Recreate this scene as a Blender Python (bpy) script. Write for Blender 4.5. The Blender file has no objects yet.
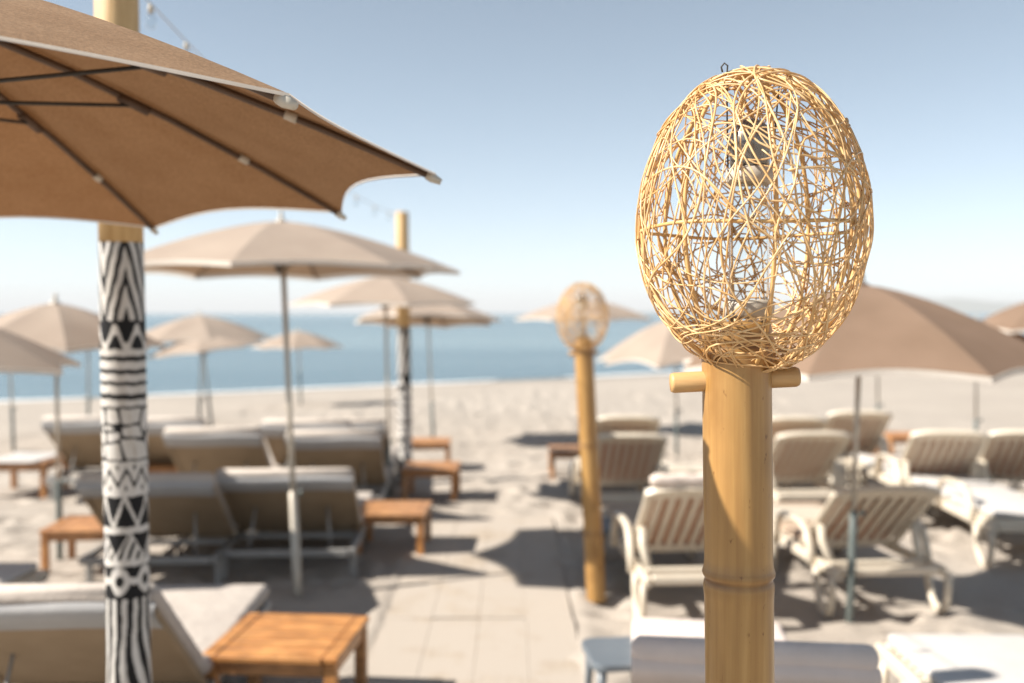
import bpy, math, random
import numpy as np
from mathutils import Vector, Matrix, Euler, noise

random.seed(11)
rng = np.random.default_rng(5)
C = bpy.context.scene
COL = C.collection
PI = math.pi
R_ = math.radians

# ------------------------------------------------------------------ camera, sky, sun, exposure
EYE = 1.70
PITCH = math.atan(28.5 / 996.0)
cam_d = bpy.data.cameras.new('camera')
cam_d.lens = 35.0
cam_d.sensor_width = 36.0
cam_d.clip_start = 0.05
cam_d.clip_end = 40000.0
cam_d.dof.use_dof = True
cam_d.dof.focus_distance = 1.36
cam_d.dof.aperture_fstop = 2.6
cam = bpy.data.objects.new('camera', cam_d)
cam.location = (0, 0, EYE)
cam.rotation_euler = (PI / 2 - PITCH, 0, 0)
COL.objects.link(cam)
C.camera = cam

SUN_EL = R_(39)
SUN_AZ = R_(-102)          # measured from +Y (away from the camera) towards +X: the sun stands on the left, a touch behind the camera
SKY_STRENGTH = 0.078
SUN_STRENGTH = 5.0
EXPOSURE = 1.12
to_sun = Vector((math.sin(SUN_AZ) * math.cos(SUN_EL), math.cos(SUN_AZ) * math.cos(SUN_EL), math.sin(SUN_EL)))

world = bpy.data.worlds.new('World')
C.world = world
world.use_nodes = True
wn = world.node_tree
wn.nodes.clear()
sky = wn.nodes.new('ShaderNodeTexSky')
sky.sky_type = 'NISHITA'
sky.sun_disc = False
sky.sun_elevation = SUN_EL
sky.sun_rotation = SUN_AZ
sky.altitude = 2500
sky.air_density = 0.8
sky.dust_density = 0.06
sky.ozone_density = 1.0
bg = wn.nodes.new('ShaderNodeBackground')
bg.inputs['Strength'].default_value = SKY_STRENGTH
wo = wn.nodes.new('ShaderNodeOutputWorld')
hs = wn.nodes.new('ShaderNodeHueSaturation')
hs.inputs['Saturation'].default_value = .66
hs.inputs['Hue'].default_value = .482
wn.links.new(sky.outputs[0], hs.inputs['Color'])
wn.links.new(hs.outputs[0], bg.inputs['Color'])
wn.links.new(bg.outputs[0], wo.inputs['Surface'])

sun_d = bpy.data.lights.new('sun', 'SUN')
sun_d.energy = SUN_STRENGTH
sun_d.angle = R_(0.53)
sun_d.color = (1.0, 0.935, 0.84)
sun = bpy.data.objects.new('sun', sun_d)
sun.rotation_euler = (-to_sun).to_track_quat('-Z', 'Y').to_euler()
COL.objects.link(sun)

C.view_settings.view_transform = 'Standard'
C.view_settings.look = 'None'
C.view_settings.exposure = EXPOSURE
C.view_settings.gamma = 1.0
C.view_settings.use_curve_mapping = False
C.render.engine = 'CYCLES'
C.cycles.use_denoising = True
C.cycles.max_bounces = 8
C.cycles.diffuse_bounces = 4
C.cycles.transparent_max_bounces = 8
C.cycles.caustics_reflective = False
C.cycles.caustics_refractive = False


def ray(px, py):
    f = 996.0
    fw = Vector((0, math.cos(PITCH), -math.sin(PITCH)))
    up = Vector((0, math.sin(PITCH), math.cos(PITCH)))
    return Vector((1, 0, 0)) * ((px - 512) / f) + fw + up * ((341.5 - py) / f)


def at_d(px, py, d):
    r = ray(px, py)
    return Vector((0, 0, EYE)) + r * (d / r.y)


def at_z(px, py, z):
    r = ray(px, py)
    return Vector((0, 0, EYE)) + r * ((z - EYE) / r.z)


# ------------------------------------------------------------------ materials
def new_mat(name):
    m = bpy.data.materials.new(name)
    m.use_nodes = True
    nt = m.node_tree
    nt.nodes.clear()
    out = nt.nodes.new('ShaderNodeOutputMaterial')
    b = nt.nodes.new('ShaderNodeBsdfPrincipled')
    nt.links.new(b.outputs[0], out.inputs['Surface'])
    return m, nt, b, out


def coords(nt, kind='Object', scale=(1, 1, 1)):
    tc = nt.nodes.new('ShaderNodeTexCoord')
    mp = nt.nodes.new('ShaderNodeMapping')
    mp.inputs['Scale'].default_value = scale
    nt.links.new(tc.outputs[kind], mp.inputs['Vector'])
    return mp.outputs[0]


def noise_node(nt, vec, scale, detail=4, rough=0.55):
    n = nt.nodes.new('ShaderNodeTexNoise')
    n.inputs['Scale'].default_value = scale
    n.inputs['Detail'].default_value = detail
    n.inputs['Roughness'].default_value = rough
    nt.links.new(vec, n.inputs['Vector'])
    return n.outputs['Fac']


def ramp(nt, fac, stops):
    r = nt.nodes.new('ShaderNodeValToRGB')
    e = r.color_ramp.elements
    while len(e) > 1:
        e.remove(e[-1])
    e[0].position, e[0].color = stops[0][0], (*stops[0][1], 1)
    for p, c in stops[1:]:
        k = e.new(p)
        k.color = (*c, 1)
    nt.links.new(fac, r.inputs['Fac'])
    return r.outputs['Color']


def bump(nt, bsdf, h, strength, dist):
    b = nt.nodes.new('ShaderNodeBump')
    b.inputs['Strength'].default_value = strength
    b.inputs['Distance'].default_value = dist
    nt.links.new(h, b.inputs['Height'])
    nt.links.new(b.outputs[0], bsdf.inputs['Normal'])
    return b


def simple(name, c0, c1, rough=0.5, scale=8.0, stretch=(1, 1, 1), bstr=0.15, bdist=0.003, bscale=60, metallic=0.0, translucent=0.0, tcol=None, spec=0.5, lo=0.35, hi=0.65, grain=0.0, gscale=300, vary=0.0):
    m, nt, b, out = new_mat(name)
    v = coords(nt, 'Object', stretch)
    col = ramp(nt, noise_node(nt, v, scale, 5), [(lo, c0), (hi, c1)])
    if grain > 0:
        g = ramp(nt, noise_node(nt, coords(nt, 'Object'), gscale, 2), [(.32, (1 - grain,) * 3), (.68, (1 + grain,) * 3)])
        mu = nt.nodes.new('ShaderNodeMix')
        mu.data_type = 'RGBA'
        mu.blend_type = 'MULTIPLY'
        mu.inputs[0].default_value = 1.0
        nt.links.new(col, mu.inputs[6])
        nt.links.new(g, mu.inputs[7])
        col = mu.outputs[2]
    if vary > 0:        # every piece has weathered a little differently
        oi = nt.nodes.new('ShaderNodeObjectInfo')
        hv_ = nt.nodes.new('ShaderNodeHueSaturation')
        for sock, lo_, hi_ in (('Saturation', 1 - vary, 1.0), ('Value', 1 - vary * .6, 1 + vary * .35)):
            mr = nt.nodes.new('ShaderNodeMapRange')
            mr.inputs[3].default_value = lo_
            mr.inputs[4].default_value = hi_
            nt.links.new(oi.outputs['Random'], mr.inputs[0])
            nt.links.new(mr.outputs[0], hv_.inputs[sock])
        nt.links.new(col, hv_.inputs['Color'])
        col = hv_.outputs['Color']
    nt.links.new(col, b.inputs['Base Color'])
    b.inputs['Roughness'].default_value = rough
    b.inputs['Metallic'].default_value = metallic
    b.inputs['Specular IOR Level'].default_value = spec
    if bstr > 0:
        bump(nt, b, noise_node(nt, v, bscale, 3), bstr, bdist)
    if translucent > 0:
        t = nt.nodes.new('ShaderNodeBsdfTranslucent')
        if tcol:
            t.inputs['Color'].default_value = (*tcol, 1)
        else:
            nt.links.new(col, t.inputs['Color'])
        mx = nt.nodes.new('ShaderNodeMixShader')
        mx.inputs[0].default_value = translucent
        nt.links.new(b.outputs[0], mx.inputs[1])
        nt.links.new(t.outputs[0], mx.inputs[2])
        nt.links.new(mx.outputs[0], out.inputs['Surface'])
    return m


M = {}
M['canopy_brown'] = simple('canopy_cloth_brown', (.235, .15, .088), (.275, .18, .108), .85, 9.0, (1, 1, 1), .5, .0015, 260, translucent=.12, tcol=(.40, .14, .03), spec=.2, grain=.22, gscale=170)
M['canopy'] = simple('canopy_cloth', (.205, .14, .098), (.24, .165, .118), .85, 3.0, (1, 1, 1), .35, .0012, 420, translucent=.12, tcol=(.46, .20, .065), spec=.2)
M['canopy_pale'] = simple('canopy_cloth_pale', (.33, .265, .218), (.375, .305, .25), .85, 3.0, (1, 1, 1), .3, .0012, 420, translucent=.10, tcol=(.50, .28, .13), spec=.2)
M['hem'] = simple('canopy_hem', (.68, .62, .55), (.74, .68, .61), .8, 10, bstr=.2, bscale=300, bdist=.001, translucent=.3)
M['rib'] = simple('rib_wood', (.06, .032, .018), (.10, .055, .03), .5, 12, (1, 1, 1), .1)
M['pole_metal'] = simple('pole_metal', (.40, .36, .30), (.50, .45, .38), .38, 6, (8, 8, 1), .05, metallic=.35)
M['sleeve'] = simple('sleeve_metal', (.10, .12, .115), (.17, .19, .18), .45, 6, (8, 8, 1), .05, metallic=.3)
M['clip'] = simple('clip_plastic', (.46, .42, .35), (.54, .50, .43), .4, 10, bstr=0)
M['cord'] = simple('dark_cord', (.03, .028, .026), (.05, .045, .04), .6, 20, bstr=0)
M['rattan'] = simple('rattan_cane', (.66, .40, .15), (.86, .65, .37), .33, 26, (1, 1, 1), .2, .0008, 300, translucent=.2, tcol=(.85, .50, .17), lo=.3, hi=.7)
M['cane'] = simple('frame_cane', (.50, .29, .10), (.66, .42, .18), .45, 18, (1, 1, .3), .2, .0008, 200)
M['dowel'] = simple('dowel_wood', (.42, .235, .085), (.54, .33, .14), .5, 9, (.6, 6, 6), .25, .001, 60)
M['wood'] = simple('table_wood', (.31, .125, .034), (.50, .235, .075), .45, 5, (1.2, 9, 9), .3, .002, 30, grain=.18, gscale=14, vary=.12)
M['sling'] = simple('sling_fabric', (.27, .20, .13), (.32, .24, .16), .8, 5, bstr=.3, bdist=.001, bscale=380, spec=.2, translucent=.06)
M['cushion'] = simple('cushion_cloth', (.43, .38, .34), (.48, .43, .385), .9, 4, bstr=.6, bdist=.014, bscale=11, spec=.15)
M['flap'] = simple('flap_cloth', (.33, .33, .335), (.38, .375, .375), .9, 4, bstr=.4, bdist=.004, bscale=30, spec=.15)
M['white_cloth'] = simple('white_cloth', (.49, .465, .445), (.54, .515, .49), .9, 4, bstr=.5, bdist=.006, bscale=20, spec=.15)
M['frame_grey'] = simple('lounger_frame', (.27, .265, .255), (.34, .33, .315), .45, 8, bstr=.05, metallic=.2)
M['resin'] = simple('white_resin', (.64, .57, .46), (.70, .63, .52), .38, 3, bstr=.06, bscale=40, bdist=.002, translucent=.16, tcol=(.85, .64, .42))
M['resin_seat'] = simple('resin_pad', (.47, .36, .265), (.52, .41, .31), .85, 4, bstr=.3, bscale=120, bdist=.002, translucent=.22, tcol=(.85, .42, .20))
M['glass'] = None
M['lid'] = simple('lid_enamel', (.40, .355, .29), (.48, .43, .36), .4, 10, bstr=.05)
M['dome'] = simple('dome_metal', (.16, .17, .18), (.26, .25, .23), .22, 5, bstr=.05, metallic=.75)
M['board'] = None


def glass_mat():
    m, nt, b, out = new_mat('clear_glass')
    nt.nodes.remove(b)
    tr = nt.nodes.new('ShaderNodeBsdfTransparent')
    tr.inputs[0].default_value = (.93, .94, .94, 1)
    gl = nt.nodes.new('ShaderNodeBsdfGlossy')
    gl.inputs['Roughness'].default_value = .04
    fr = nt.nodes.new('ShaderNodeFresnel')
    fr.inputs['IOR'].default_value = 1.12
    mx = nt.nodes.new('ShaderNodeMixShader')
    nt.links.new(fr.outputs[0], mx.inputs[0])
    nt.links.new(tr.outputs[0], mx.inputs[1])
    nt.links.new(gl.outputs[0], mx.inputs[2])
    nt.links.new(mx.outputs[0], out.inputs['Surface'])
    return m


M['glass'] = glass_mat()


def bamboo_mat():
    m, nt, b, out = new_mat('bamboo_culm')
    v = coords(nt, 'Object', (34, 34, 1.1))
    s1 = noise_node(nt, v, 1.6, 6, .6)
    col = ramp(nt, s1, [(.25, (.30, .158, .050)), (.48, (.375, .212, .071)), (.62, (.43, .258, .094)), (.80, (.33, .178, .058))])
    v2 = coords(nt, 'Object', (5, 5, 2))
    blot = ramp(nt, noise_node(nt, v2, 2.2, 4), [(.30, (.66, .60, .50)), (.46, (.93, .91, .87)), (.68, (1.10, 1.09, 1.04))])
    mul = nt.nodes.new('ShaderNodeMix')
    mul.data_type = 'RGBA'
    mul.blend_type = 'MULTIPLY'
    mul.inputs[0].default_value = 1.0
    nt.links.new(col, mul.inputs[6])
    nt.links.new(blot, mul.inputs[7])
    v3 = coords(nt, 'Object', (60, 60, 26))
    spk = ramp(nt, noise_node(nt, v3, 1.5, 3), [(.26, (.35, .22, .12)), (.33, (1, 1, 1))])
    mul2 = nt.nodes.new('ShaderNodeMix')
    mul2.data_type = 'RGBA'
    mul2.blend_type = 'MULTIPLY'
    mul2.inputs[0].default_value = .8
    nt.links.new(mul.outputs[2], mul2.inputs[6])
    nt.links.new(spk, mul2.inputs[7])
    # a brown scar ring drawn into vertex attribute at every joint
    at = nt.nodes.new('ShaderNodeAttribute')
    at.attribute_name = 'joint'
    mx = nt.nodes.new('ShaderNodeMix')
    mx.data_type = 'RGBA'
    nt.links.new(at.outputs['Fac'], mx.inputs[0])
    v4 = coords(nt, 'Object', (26, 26, .55))
    stk = ramp(nt, noise_node(nt, v4, 2.4, 4, .6), [(.60, (1, 1, 1)), (.70, (.66, .55, .42)), (.78, (.9, .86, .8))])
    mul3 = nt.nodes.new('ShaderNodeMix')
    mul3.data_type = 'RGBA'
    mul3.blend_type = 'MULTIPLY'
    mul3.inputs[0].default_value = 1.0
    nt.links.new(mul2.outputs[2], mul3.inputs[6])
    nt.links.new(stk, mul3.inputs[7])
    nt.links.new(mul3.outputs[2], mx.inputs[6])
    mx.inputs[7].default_value = (.15, .068, .022, 1)
    nt.links.new(mx.outputs[2], b.inputs['Base Color'])
    b.inputs['Roughness'].default_value = .36
    bump(nt, b, s1, .12, .002)
    return m


M['bamboo'] = bamboo_mat()


def painted_mat():
    m, nt, b, out = new_mat('painted_post')
    at = nt.nodes.new('ShaderNodeVertexColor')
    at.layer_name = 'paint'
    v = coords(nt, 'Object', (20, 20, 3))
    w = ramp(nt, noise_node(nt, v, 2.5, 7, .7), [(.30, (.62, .54, .45)), (.40, (.86, .84, .80)), (.7, (1, 1, 1))])
    mul = nt.nodes.new('ShaderNodeMix')
    mul.data_type = 'RGBA'
    mul.blend_type = 'MULTIPLY'
    mul.inputs[0].default_value = 1.0
    nt.links.new(at.outputs[0], mul.inputs[6])
    nt.links.new(w, mul.inputs[7])
    nt.links.new(mul.outputs[2], b.inputs['Base Color'])
    b.inputs['Roughness'].default_value = .6
    b.inputs['Specular IOR Level'].default_value = .2
    bump(nt, b, noise_node(nt, v, 6, 3), .15, .002)
    return m


M['painted'] = painted_mat()


def sand_mat():
    m, nt, b, out = new_mat('beach_sand')
    v = coords(nt, 'Object')
    big = ramp(nt, noise_node(nt, v, .35, 5), [(.3, (.365, .320, .275)), (.7, (.425, .375, .325))])
    fine = ramp(nt, noise_node(nt, v, 90, 3), [(.3, (.82, .82, .82)), (.7, (1.1, 1.1, 1.1))])
    mul = nt.nodes.new('ShaderNodeMix')
    mul.data_type = 'RGBA'
    mul.blend_type = 'MULTIPLY'
    mul.inputs[0].default_value = 1.0
    nt.links.new(big, mul.inputs[6])
    nt.links.new(fine, mul.inputs[7])
    at = nt.nodes.new('ShaderNodeAttribute')
    at.attribute_name = 'wet'
    mx = nt.nodes.new('ShaderNodeMix')
    mx.data_type = 'RGBA'
    nt.links.new(at.outputs['Fac'], mx.inputs[0])
    nt.links.new(mul.outputs[2], mx.inputs[6])
    mx.inputs[7].default_value = (.20, .165, .125, 1)
    nt.links.new(mx.outputs[2], b.inputs['Base Color'])
    rr = nt.nodes.new('ShaderNodeMapRange')
    nt.links.new(at.outputs['Fac'], rr.inputs[0])
    rr.inputs[3].default_value = .95
    rr.inputs[4].default_value = .30
    nt.links.new(rr.outputs[0], b.inputs['Roughness'])
    b.inputs['Specular IOR Level'].default_value = .25
    ad = nt.nodes.new('ShaderNodeMath')
    ad.operation = 'ADD'
    nt.links.new(noise_node(nt, v, 18, 5), ad.inputs[0])
    nt.links.new(noise_node(nt, v, 140, 2), ad.inputs[1])
    bump(nt, b, ad.outputs[0], .55, .012)
    return m


M['sand'] = sand_mat()


def sea_mat():
    m, nt, b, out = new_mat('sea_water')
    v = coords(nt, 'Object', (.10, .34, 1))
    band = coords(nt, 'Object', (.0025, .022, 1))
    col = ramp(nt, noise_node(nt, band, 1.2, 4), [(.32, (.075, .135, .17)), (.5, (.125, .195, .225)), (.68, (.18, .25, .275))])
    nt.links.new(col, b.inputs['Base Color'])
    b.inputs['Roughness'].default_value = .22
    b.inputs['IOR'].default_value = 1.33
    ad = nt.nodes.new('ShaderNodeMath')
    ad.operation = 'ADD'
    nt.links.new(noise_node(nt, v, 1.0, 6, .6), ad.inputs[0])
    v2 = coords(nt, 'Object', (.9, 2.4, 1))
    sc = nt.nodes.new('ShaderNodeMath')
    sc.operation = 'MULTIPLY'
    sc.inputs[1].default_value = .25
    nt.links.new(noise_node(nt, v2, 1.0, 5, .6), sc.inputs[0])
    nt.links.new(sc.outputs[0], ad.inputs[1])
    bump(nt, b, ad.outputs[0], 1.0, .4)
    return m


M['sea'] = sea_mat()
M['foam'] = simple('sea_foam', (.75, .76, .76), (.82, .83, .83), .7, 3, bstr=.4, bdist=.02, bscale=8)
M['hill'] = simple('hill_scrub', (.07, .09, .06), (.14, .14, .10), .95, .004, bstr=0)


def board_mat():
    m, nt, b, out = new_mat('bleached_board')
    v = coords(nt, 'Object', (26, 1.2, 8))
    grain = ramp(nt, noise_node(nt, v, 1.5, 6, .6), [(.3, (.31, .255, .20)), (.7, (.42, .355, .285))])
    v2 = coords(nt, 'Object')
    sandy = ramp(nt, noise_node(nt, v2, 2.6, 6, .65), [(.33, (0, 0, 0)), (.50, (1, 1, 1))])
    mx = nt.nodes.new('ShaderNodeMix')
    mx.data_type = 'RGBA'
    nt.links.new(sandy, mx.inputs[0])
    nt.links.new(grain, mx.inputs[6])
    mx.inputs[7].default_value = (.405, .355, .305, 1)
    nt.links.new(mx.outputs[2], b.inputs['Base Color'])
    b.inputs['Roughness'].default_value = .9
    b.inputs['Specular IOR Level'].default_value = .2
    bump(nt, b, noise_node(nt, v, 3, 4), .3, .004)
    return m


M['board'] = board_mat()


# ------------------------------------------------------------------ mesh helpers
class MB:
    def __init__(self):
        self.v, self.f, self.m, self.sm = [], [], [], []

    def add(self, vs, fs, mi=0, smooth=False, X=None):
        o = len(self.v)
        if X is not None:
            vs = [X @ Vector(p) for p in vs]
        self.v += [tuple(p) for p in vs]
        for f in fs:
            self.f.append(tuple(i + o for i in f))
            self.m.append(mi)
            self.sm.append(smooth)
        return self

    def box(self, c, s, rot=None, bev=0.0, mi=0, X=None):
        hx, hy, hz = s[0] / 2, s[1] / 2, s[2] / 2
        b = min(bev, hx * .9, hy * .9, hz * .9)
        if b <= 0:
            vs = [Vector((sx * hx, sy * hy, sz * hz)) for sz in (-1, 1) for sy in (-1, 1) for sx in (-1, 1)]
            fs = [(0, 2, 3, 1), (4, 5, 7, 6), (0, 1, 5, 4), (2, 6, 7, 3), (0, 4, 6, 2), (1, 3, 7, 5)]
        else:   # chamfered box
            vs, idx = [], {}
            for sx in (-1, 1):
                for sy in (-1, 1):
                    for sz in (-1, 1):
                        for ax in range(3):
                            p = [sx * (hx - b), sy * (hy - b), sz * (hz - b)]
                            p[ax] = (sx * hx, sy * hy, sz * hz)[ax]
                            idx[(sx, sy, sz, ax)] = len(vs)
                            vs.append(Vector(p))
            fs = []
            for ax in range(3):
                o1, o2 = [a for a in range(3) if a != ax]
                for s_ in (-1, 1):
                    q = []
                    for (a, bb) in ((-1, -1), (1, -1), (1, 1), (-1, 1)):
                        k = [0, 0, 0]
                        k[ax], k[o1], k[o2] = s_, a, bb
                        q.append(idx[(*k, ax)])
                    if (s_ > 0) == (ax == 1):
                        q.reverse()
                    fs.append(tuple(q))
            for ax in range(3):       # edge chamfers parallel to ax
                o1, o2 = [a for a in range(3) if a != ax]
                for a in (-1, 1):
                    for bb in (-1, 1):
                        k0, k1 = [0, 0, 0], [0, 0, 0]
                        k0[ax], k0[o1], k0[o2] = -1, a, bb
                        k1[ax], k1[o1], k1[o2] = 1, a, bb
                        fs.append((idx[(*k0, o1)], idx[(*k1, o1)], idx[(*k1, o2)], idx[(*k0, o2)]))
            for sx in (-1, 1):
                for sy in (-1, 1):
                    for sz in (-1, 1):
                        fs.append(tuple(idx[(sx, sy, sz, a)] for a in range(3)))
        T = Matrix.Translation(Vector(c))
        if rot is not None:
            T = T @ (rot if isinstance(rot, Matrix) else Euler(rot).to_matrix().to_4x4())
        if X is not None:
            T = X @ T
        return self.add(vs, fs, mi, False, T)

    def tube(self, pts, r, n=8, mi=0, cap=True, closed=False, flat=1.0, ref=None):
        pts = [Vector(p) for p in pts]
        N = len(pts)
        rs = r if isinstance(r, (list, tuple)) else [r] * N
        vs, fs = [], []
        a = None
        for i, p in enumerate(pts):
            if closed:
                t = pts[(i + 1) % N] - pts[i - 1]
            else:
                t = pts[min(i + 1, N - 1)] - pts[max(i - 1, 0)]
            t.normalize()
            if ref is not None:
                a = Vector(ref) - t * t.dot(Vector(ref))
            elif a is None:
                a = t.orthogonal()
            else:
                a = a - t * a.dot(t)
            a.normalize()
            b = t.cross(a)
            for k in range(n):
                th = 2 * PI * k / n
                vs.append(p + (a * math.cos(th) * flat + b * math.sin(th)) * rs[i])
        for i in range(N if closed else N - 1):
            j = (i + 1) % N
            for k in range(n):
                k2 = (k + 1) % n
                fs.append((i * n + k, i * n + k2, j * n + k2, j * n + k))
        if cap and not closed:
            fs.append(tuple(reversed(range(n))))
            fs.append(tuple((N - 1) * n + k for k in range(n)))
        return self.add(vs, fs, mi, True)

    def lathe(self, prof, n=24, mi=0, X=None, smooth=True):
        vs, fs = [], []
        for (r, z) in prof:
            for k in range(n):
                th = 2 * PI * k / n
                vs.append(Vector((r * math.cos(th), r * math.sin(th), z)))
        for i in range(len(prof) - 1):
            for k in range(n):
                k2 = (k + 1) % n
                fs.append((i * n + k, i * n + k2, (i + 1) * n + k2, (i + 1) * n + k))
        if prof[0][0] > 1e-6:
            fs.append(tuple(reversed(range(n))))
        if prof[-1][0] > 1e-6:
            fs.append(tuple((len(prof) - 1) * n + k for k in range(n)))
        return self.add(vs, fs, mi, smooth, X)

    def grid(self, P, mi=0, smooth=True):
        """P: list of rows of points."""
        h, w = len(P), len(P[0])
        vs = [p for row in P for p in row]
        fs = [(i * w + j, i * w + j + 1, (i + 1) * w + j + 1, (i + 1) * w + j) for i in range(h - 1) for j in range(w - 1)]
        return self.add(vs, fs, mi, smooth)

    def build(self, name, mats, parent=None, label=None):
        me = bpy.data.meshes.new(name)
        me.from_pydata(self.v, [], self.f)
        for m in (mats if isinstance(mats, (list, tuple)) else [mats]):
            me.materials.append(m)
        me.polygons.foreach_set('material_index', self.m)
        me.polygons.foreach_set('use_smooth', self.sm)
        me.update()
        o = bpy.data.objects.new(name, me)
        COL.objects.link(o)
        if parent is not None:
            o.parent = parent
        if label:
            o['label'] = label
        return o


def tag(o, label=None, cat=None, group=None, kind=None):
    if label:
        o['label'] = label
    if cat:
        o['category'] = cat
    if group:
        o['group'] = group
    if kind:
        o['kind'] = kind
    return o


def thing(name, label, cat, loc=(0, 0, 0), rz=0.0, group=None):
    o = bpy.data.objects.new(name, None)
    o.empty_display_size = .1
    COL.objects.link(o)
    o.location = loc
    o.rotation_euler = (0, 0, rz)
    return tag(o, label, cat, group)


def copy_tree(o, parent=None):
    kids = list(o.children)
    c = o.copy()
    COL.objects.link(c)
    if parent is not None:
        c.parent = parent
    for k in kids:
        copy_tree(k, c)
    return c


# ------------------------------------------------------------------ the ground, the sea, the far hills
SEA_Z = -0.5
SH0 = Vector((1.6, 33.7))
SHD = Vector((13.5, 8.5)).normalized()
SHN = Vector((-SHD.y, SHD.x))       # points out to sea


def axis_coords(lo, hi, dense, step, grow):
    a = list(np.arange(dense[0], dense[1] + 1e-6, step))
    s, x = step, dense[1]
    while x < hi:
        s *= grow
        x += s
        a.append(x)
    s, x = step, dense[0]
    pre = []
    while x > lo:
        s *= grow
        x -= s
        pre.append(x)
    return np.array(pre[::-1] + a)


def make_ground():
    xs = axis_coords(-900, 900, (-5.2, 5.2), .035, 1.075)
    ys = axis_coords(-60, 900, (2.8, 12.0), .032, 1.06)
    X, Y = np.meshgrid(xs, ys)
    t = (X - SH0.x) * SHN.x + (Y - SH0.y) * SHN.y      # distance past the waterline
    Z = np.where(t < -12, 0, -.5 * np.clip((t + 12) / 12, 0, 30) ** 1.25)
    Z = np.maximum(Z, -14)
    # soft lumps
    lump = np.zeros_like(X)
    flat = np.stack([X.ravel(), Y.ravel()], 1)
    L = np.empty(len(flat))
    for i, (x, y) in enumerate(flat):
        if -14 < x < 14 and 1 < y < 40:
            L[i] = .030 * noise.noise((x * 1.1, y * 1.1, 0)) + .020 * noise.noise((x * 3.3, y * 3.3, 4)) + .011 * noise.noise((x * 8, y * 8, 9))
        else:
            L[i] = .02 * noise.noise((x * .5, y * .5, 0))
    lump = L.reshape(X.shape)
    # footprints
    r2 = np.random.default_rng(3)
    pits = np.zeros_like(X)
    for _ in range(620):
        px, py = r2.uniform(-5.2, 5.2), 2.8 + 20 * r2.uniform(0, 1) ** 1.3
        if -.85 < px < .5 and py < 8.4:
            continue
        ang = r2.uniform(0, PI)
        ix = np.searchsorted(xs, (px - .35, px + .35))
        iy = np.searchsorted(ys, (py - .35, py + .35))
        sl = (slice(iy[0], iy[1]), slice(ix[0], ix[1]))
        dx, dy = X[sl] - px, Y[sl] - py
        u = dx * math.cos(ang) + dy * math.sin(ang)
        w = -dx * math.sin(ang) + dy * math.cos(ang)
        q = (u / .13) ** 2 + (w / .06) ** 2
        pits[sl] += -.034 * np.exp(-q) + .016 * np.exp(-(np.sqrt(q) - 1.7) ** 2 * 3)
    Z = Z + (lump + np.clip(pits, -.05, .03)) * np.clip((-t - 1) / 8, .08, 1)
    # the boards press the sand flat
    under = np.clip(1 - np.maximum(np.abs(X + .175) - .46, 0) / .25, 0, 1) * np.clip((8.6 - Y) / .5, 0, 1)
    Z = Z * (1 - under) + under * (-.014 + 1.15 * np.maximum(lump, 0))
    Z = Z + .022 * np.exp(-((np.abs(X + .175) - .575) / .07) ** 2) * np.clip((8.6 - Y) / .5, 0, 1) * (1 + .5 * np.sin(Y * 5.3 + X * 3))
    h, w = X.shape
    vs = np.stack([X.ravel(), Y.ravel(), Z.ravel()], 1)
    i = np.arange((h - 1) * w).reshape(h - 1, w)[:, :-1].ravel()
    fs = np.stack([i, i + 1, i + w + 1, i + w], 1)
    me = bpy.data.meshes.new('sand')
    me.vertices.add(len(vs))
    me.vertices.foreach_set('co', vs.ravel())
    me.loops.add(fs.size)
    me.loops.foreach_set('vertex_index', fs.ravel().astype(np.int32))
    me.polygons.add(len(fs))
    me.polygons.foreach_set('loop_start', (np.arange(len(fs)) * 4).astype(np.int32))
    me.polygons.foreach_set('use_smooth', np.ones(len(fs), bool))
    me.update(calc_edges=True)
    at = me.attributes.new('wet', 'FLOAT', 'POINT')
    wob = np.sin(X * .7) * .4 + np.sin(X * .23 + 1) * .6
    at.data.foreach_set('value', np.clip((t + 2.6 + wob) / 1.4, 0, 1).ravel().astype(np.float32))
    me.materials.append(M['sand'])
    o = bpy.data.objects.new('sand', me)
    COL.objects.link(o)
    tag(o, 'pale trampled beach sand running down to the water', None, None, 'structure')


make_ground()

# the sea: one big sheet that starts under the sand and runs past the horizon
b = MB()
P = []
for s in (-9000, -2000, -500, -120, -40, 0, 40, 120, 500, 2000, 9000):
    row = []
    for t in (-3, 0, 5, 12, 30, 80, 250, 800, 3000, 12000, 26000):
        p = SH0 + SHD * s * (1 + max(t, 0) / 4000) + SHN * t
        row.append((p.x, p.y, SEA_Z))
    P.append(row)
b.grid(list(reversed(P)))
tag(b.build('sea', M['sea']), 'calm pale blue sea with soft bands', None, None, 'structure')

# thin broken lines of foam where small waves run out
for off, wd, sd in ((-.4, .15, 1),):
    b = MB()
    s = -60.0
    while s < 90:
        ln = random.uniform(5, 16)
        ra, rb, rc = [], [], []
        n = 14
        for k in range(n + 1):
            u = s + ln * k / n
            t = off + .5 * noise.noise((u * .12, sd, 0)) + .22 * noise.noise((u * .6, sd, 3))
            w = wd * math.sin(PI * k / n) * (.6 + .5 * noise.noise((u * .9, sd, 7))) + .01
            for rr, tt, zz in ((ra, t - w, .012), (rb, t, .06), (rc, t + w, .012)):
                p = SH0 + SHD * u + SHN * tt
                rr.append((p.x, p.y, SEA_Z + zz))
        b.grid([ra, rb, rc])
        s += ln * random.uniform(.8, 1.3)
    tag(b.build('foam', M['foam']), 'thin white foam line along the water edge', None, None, 'stuff')

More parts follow.
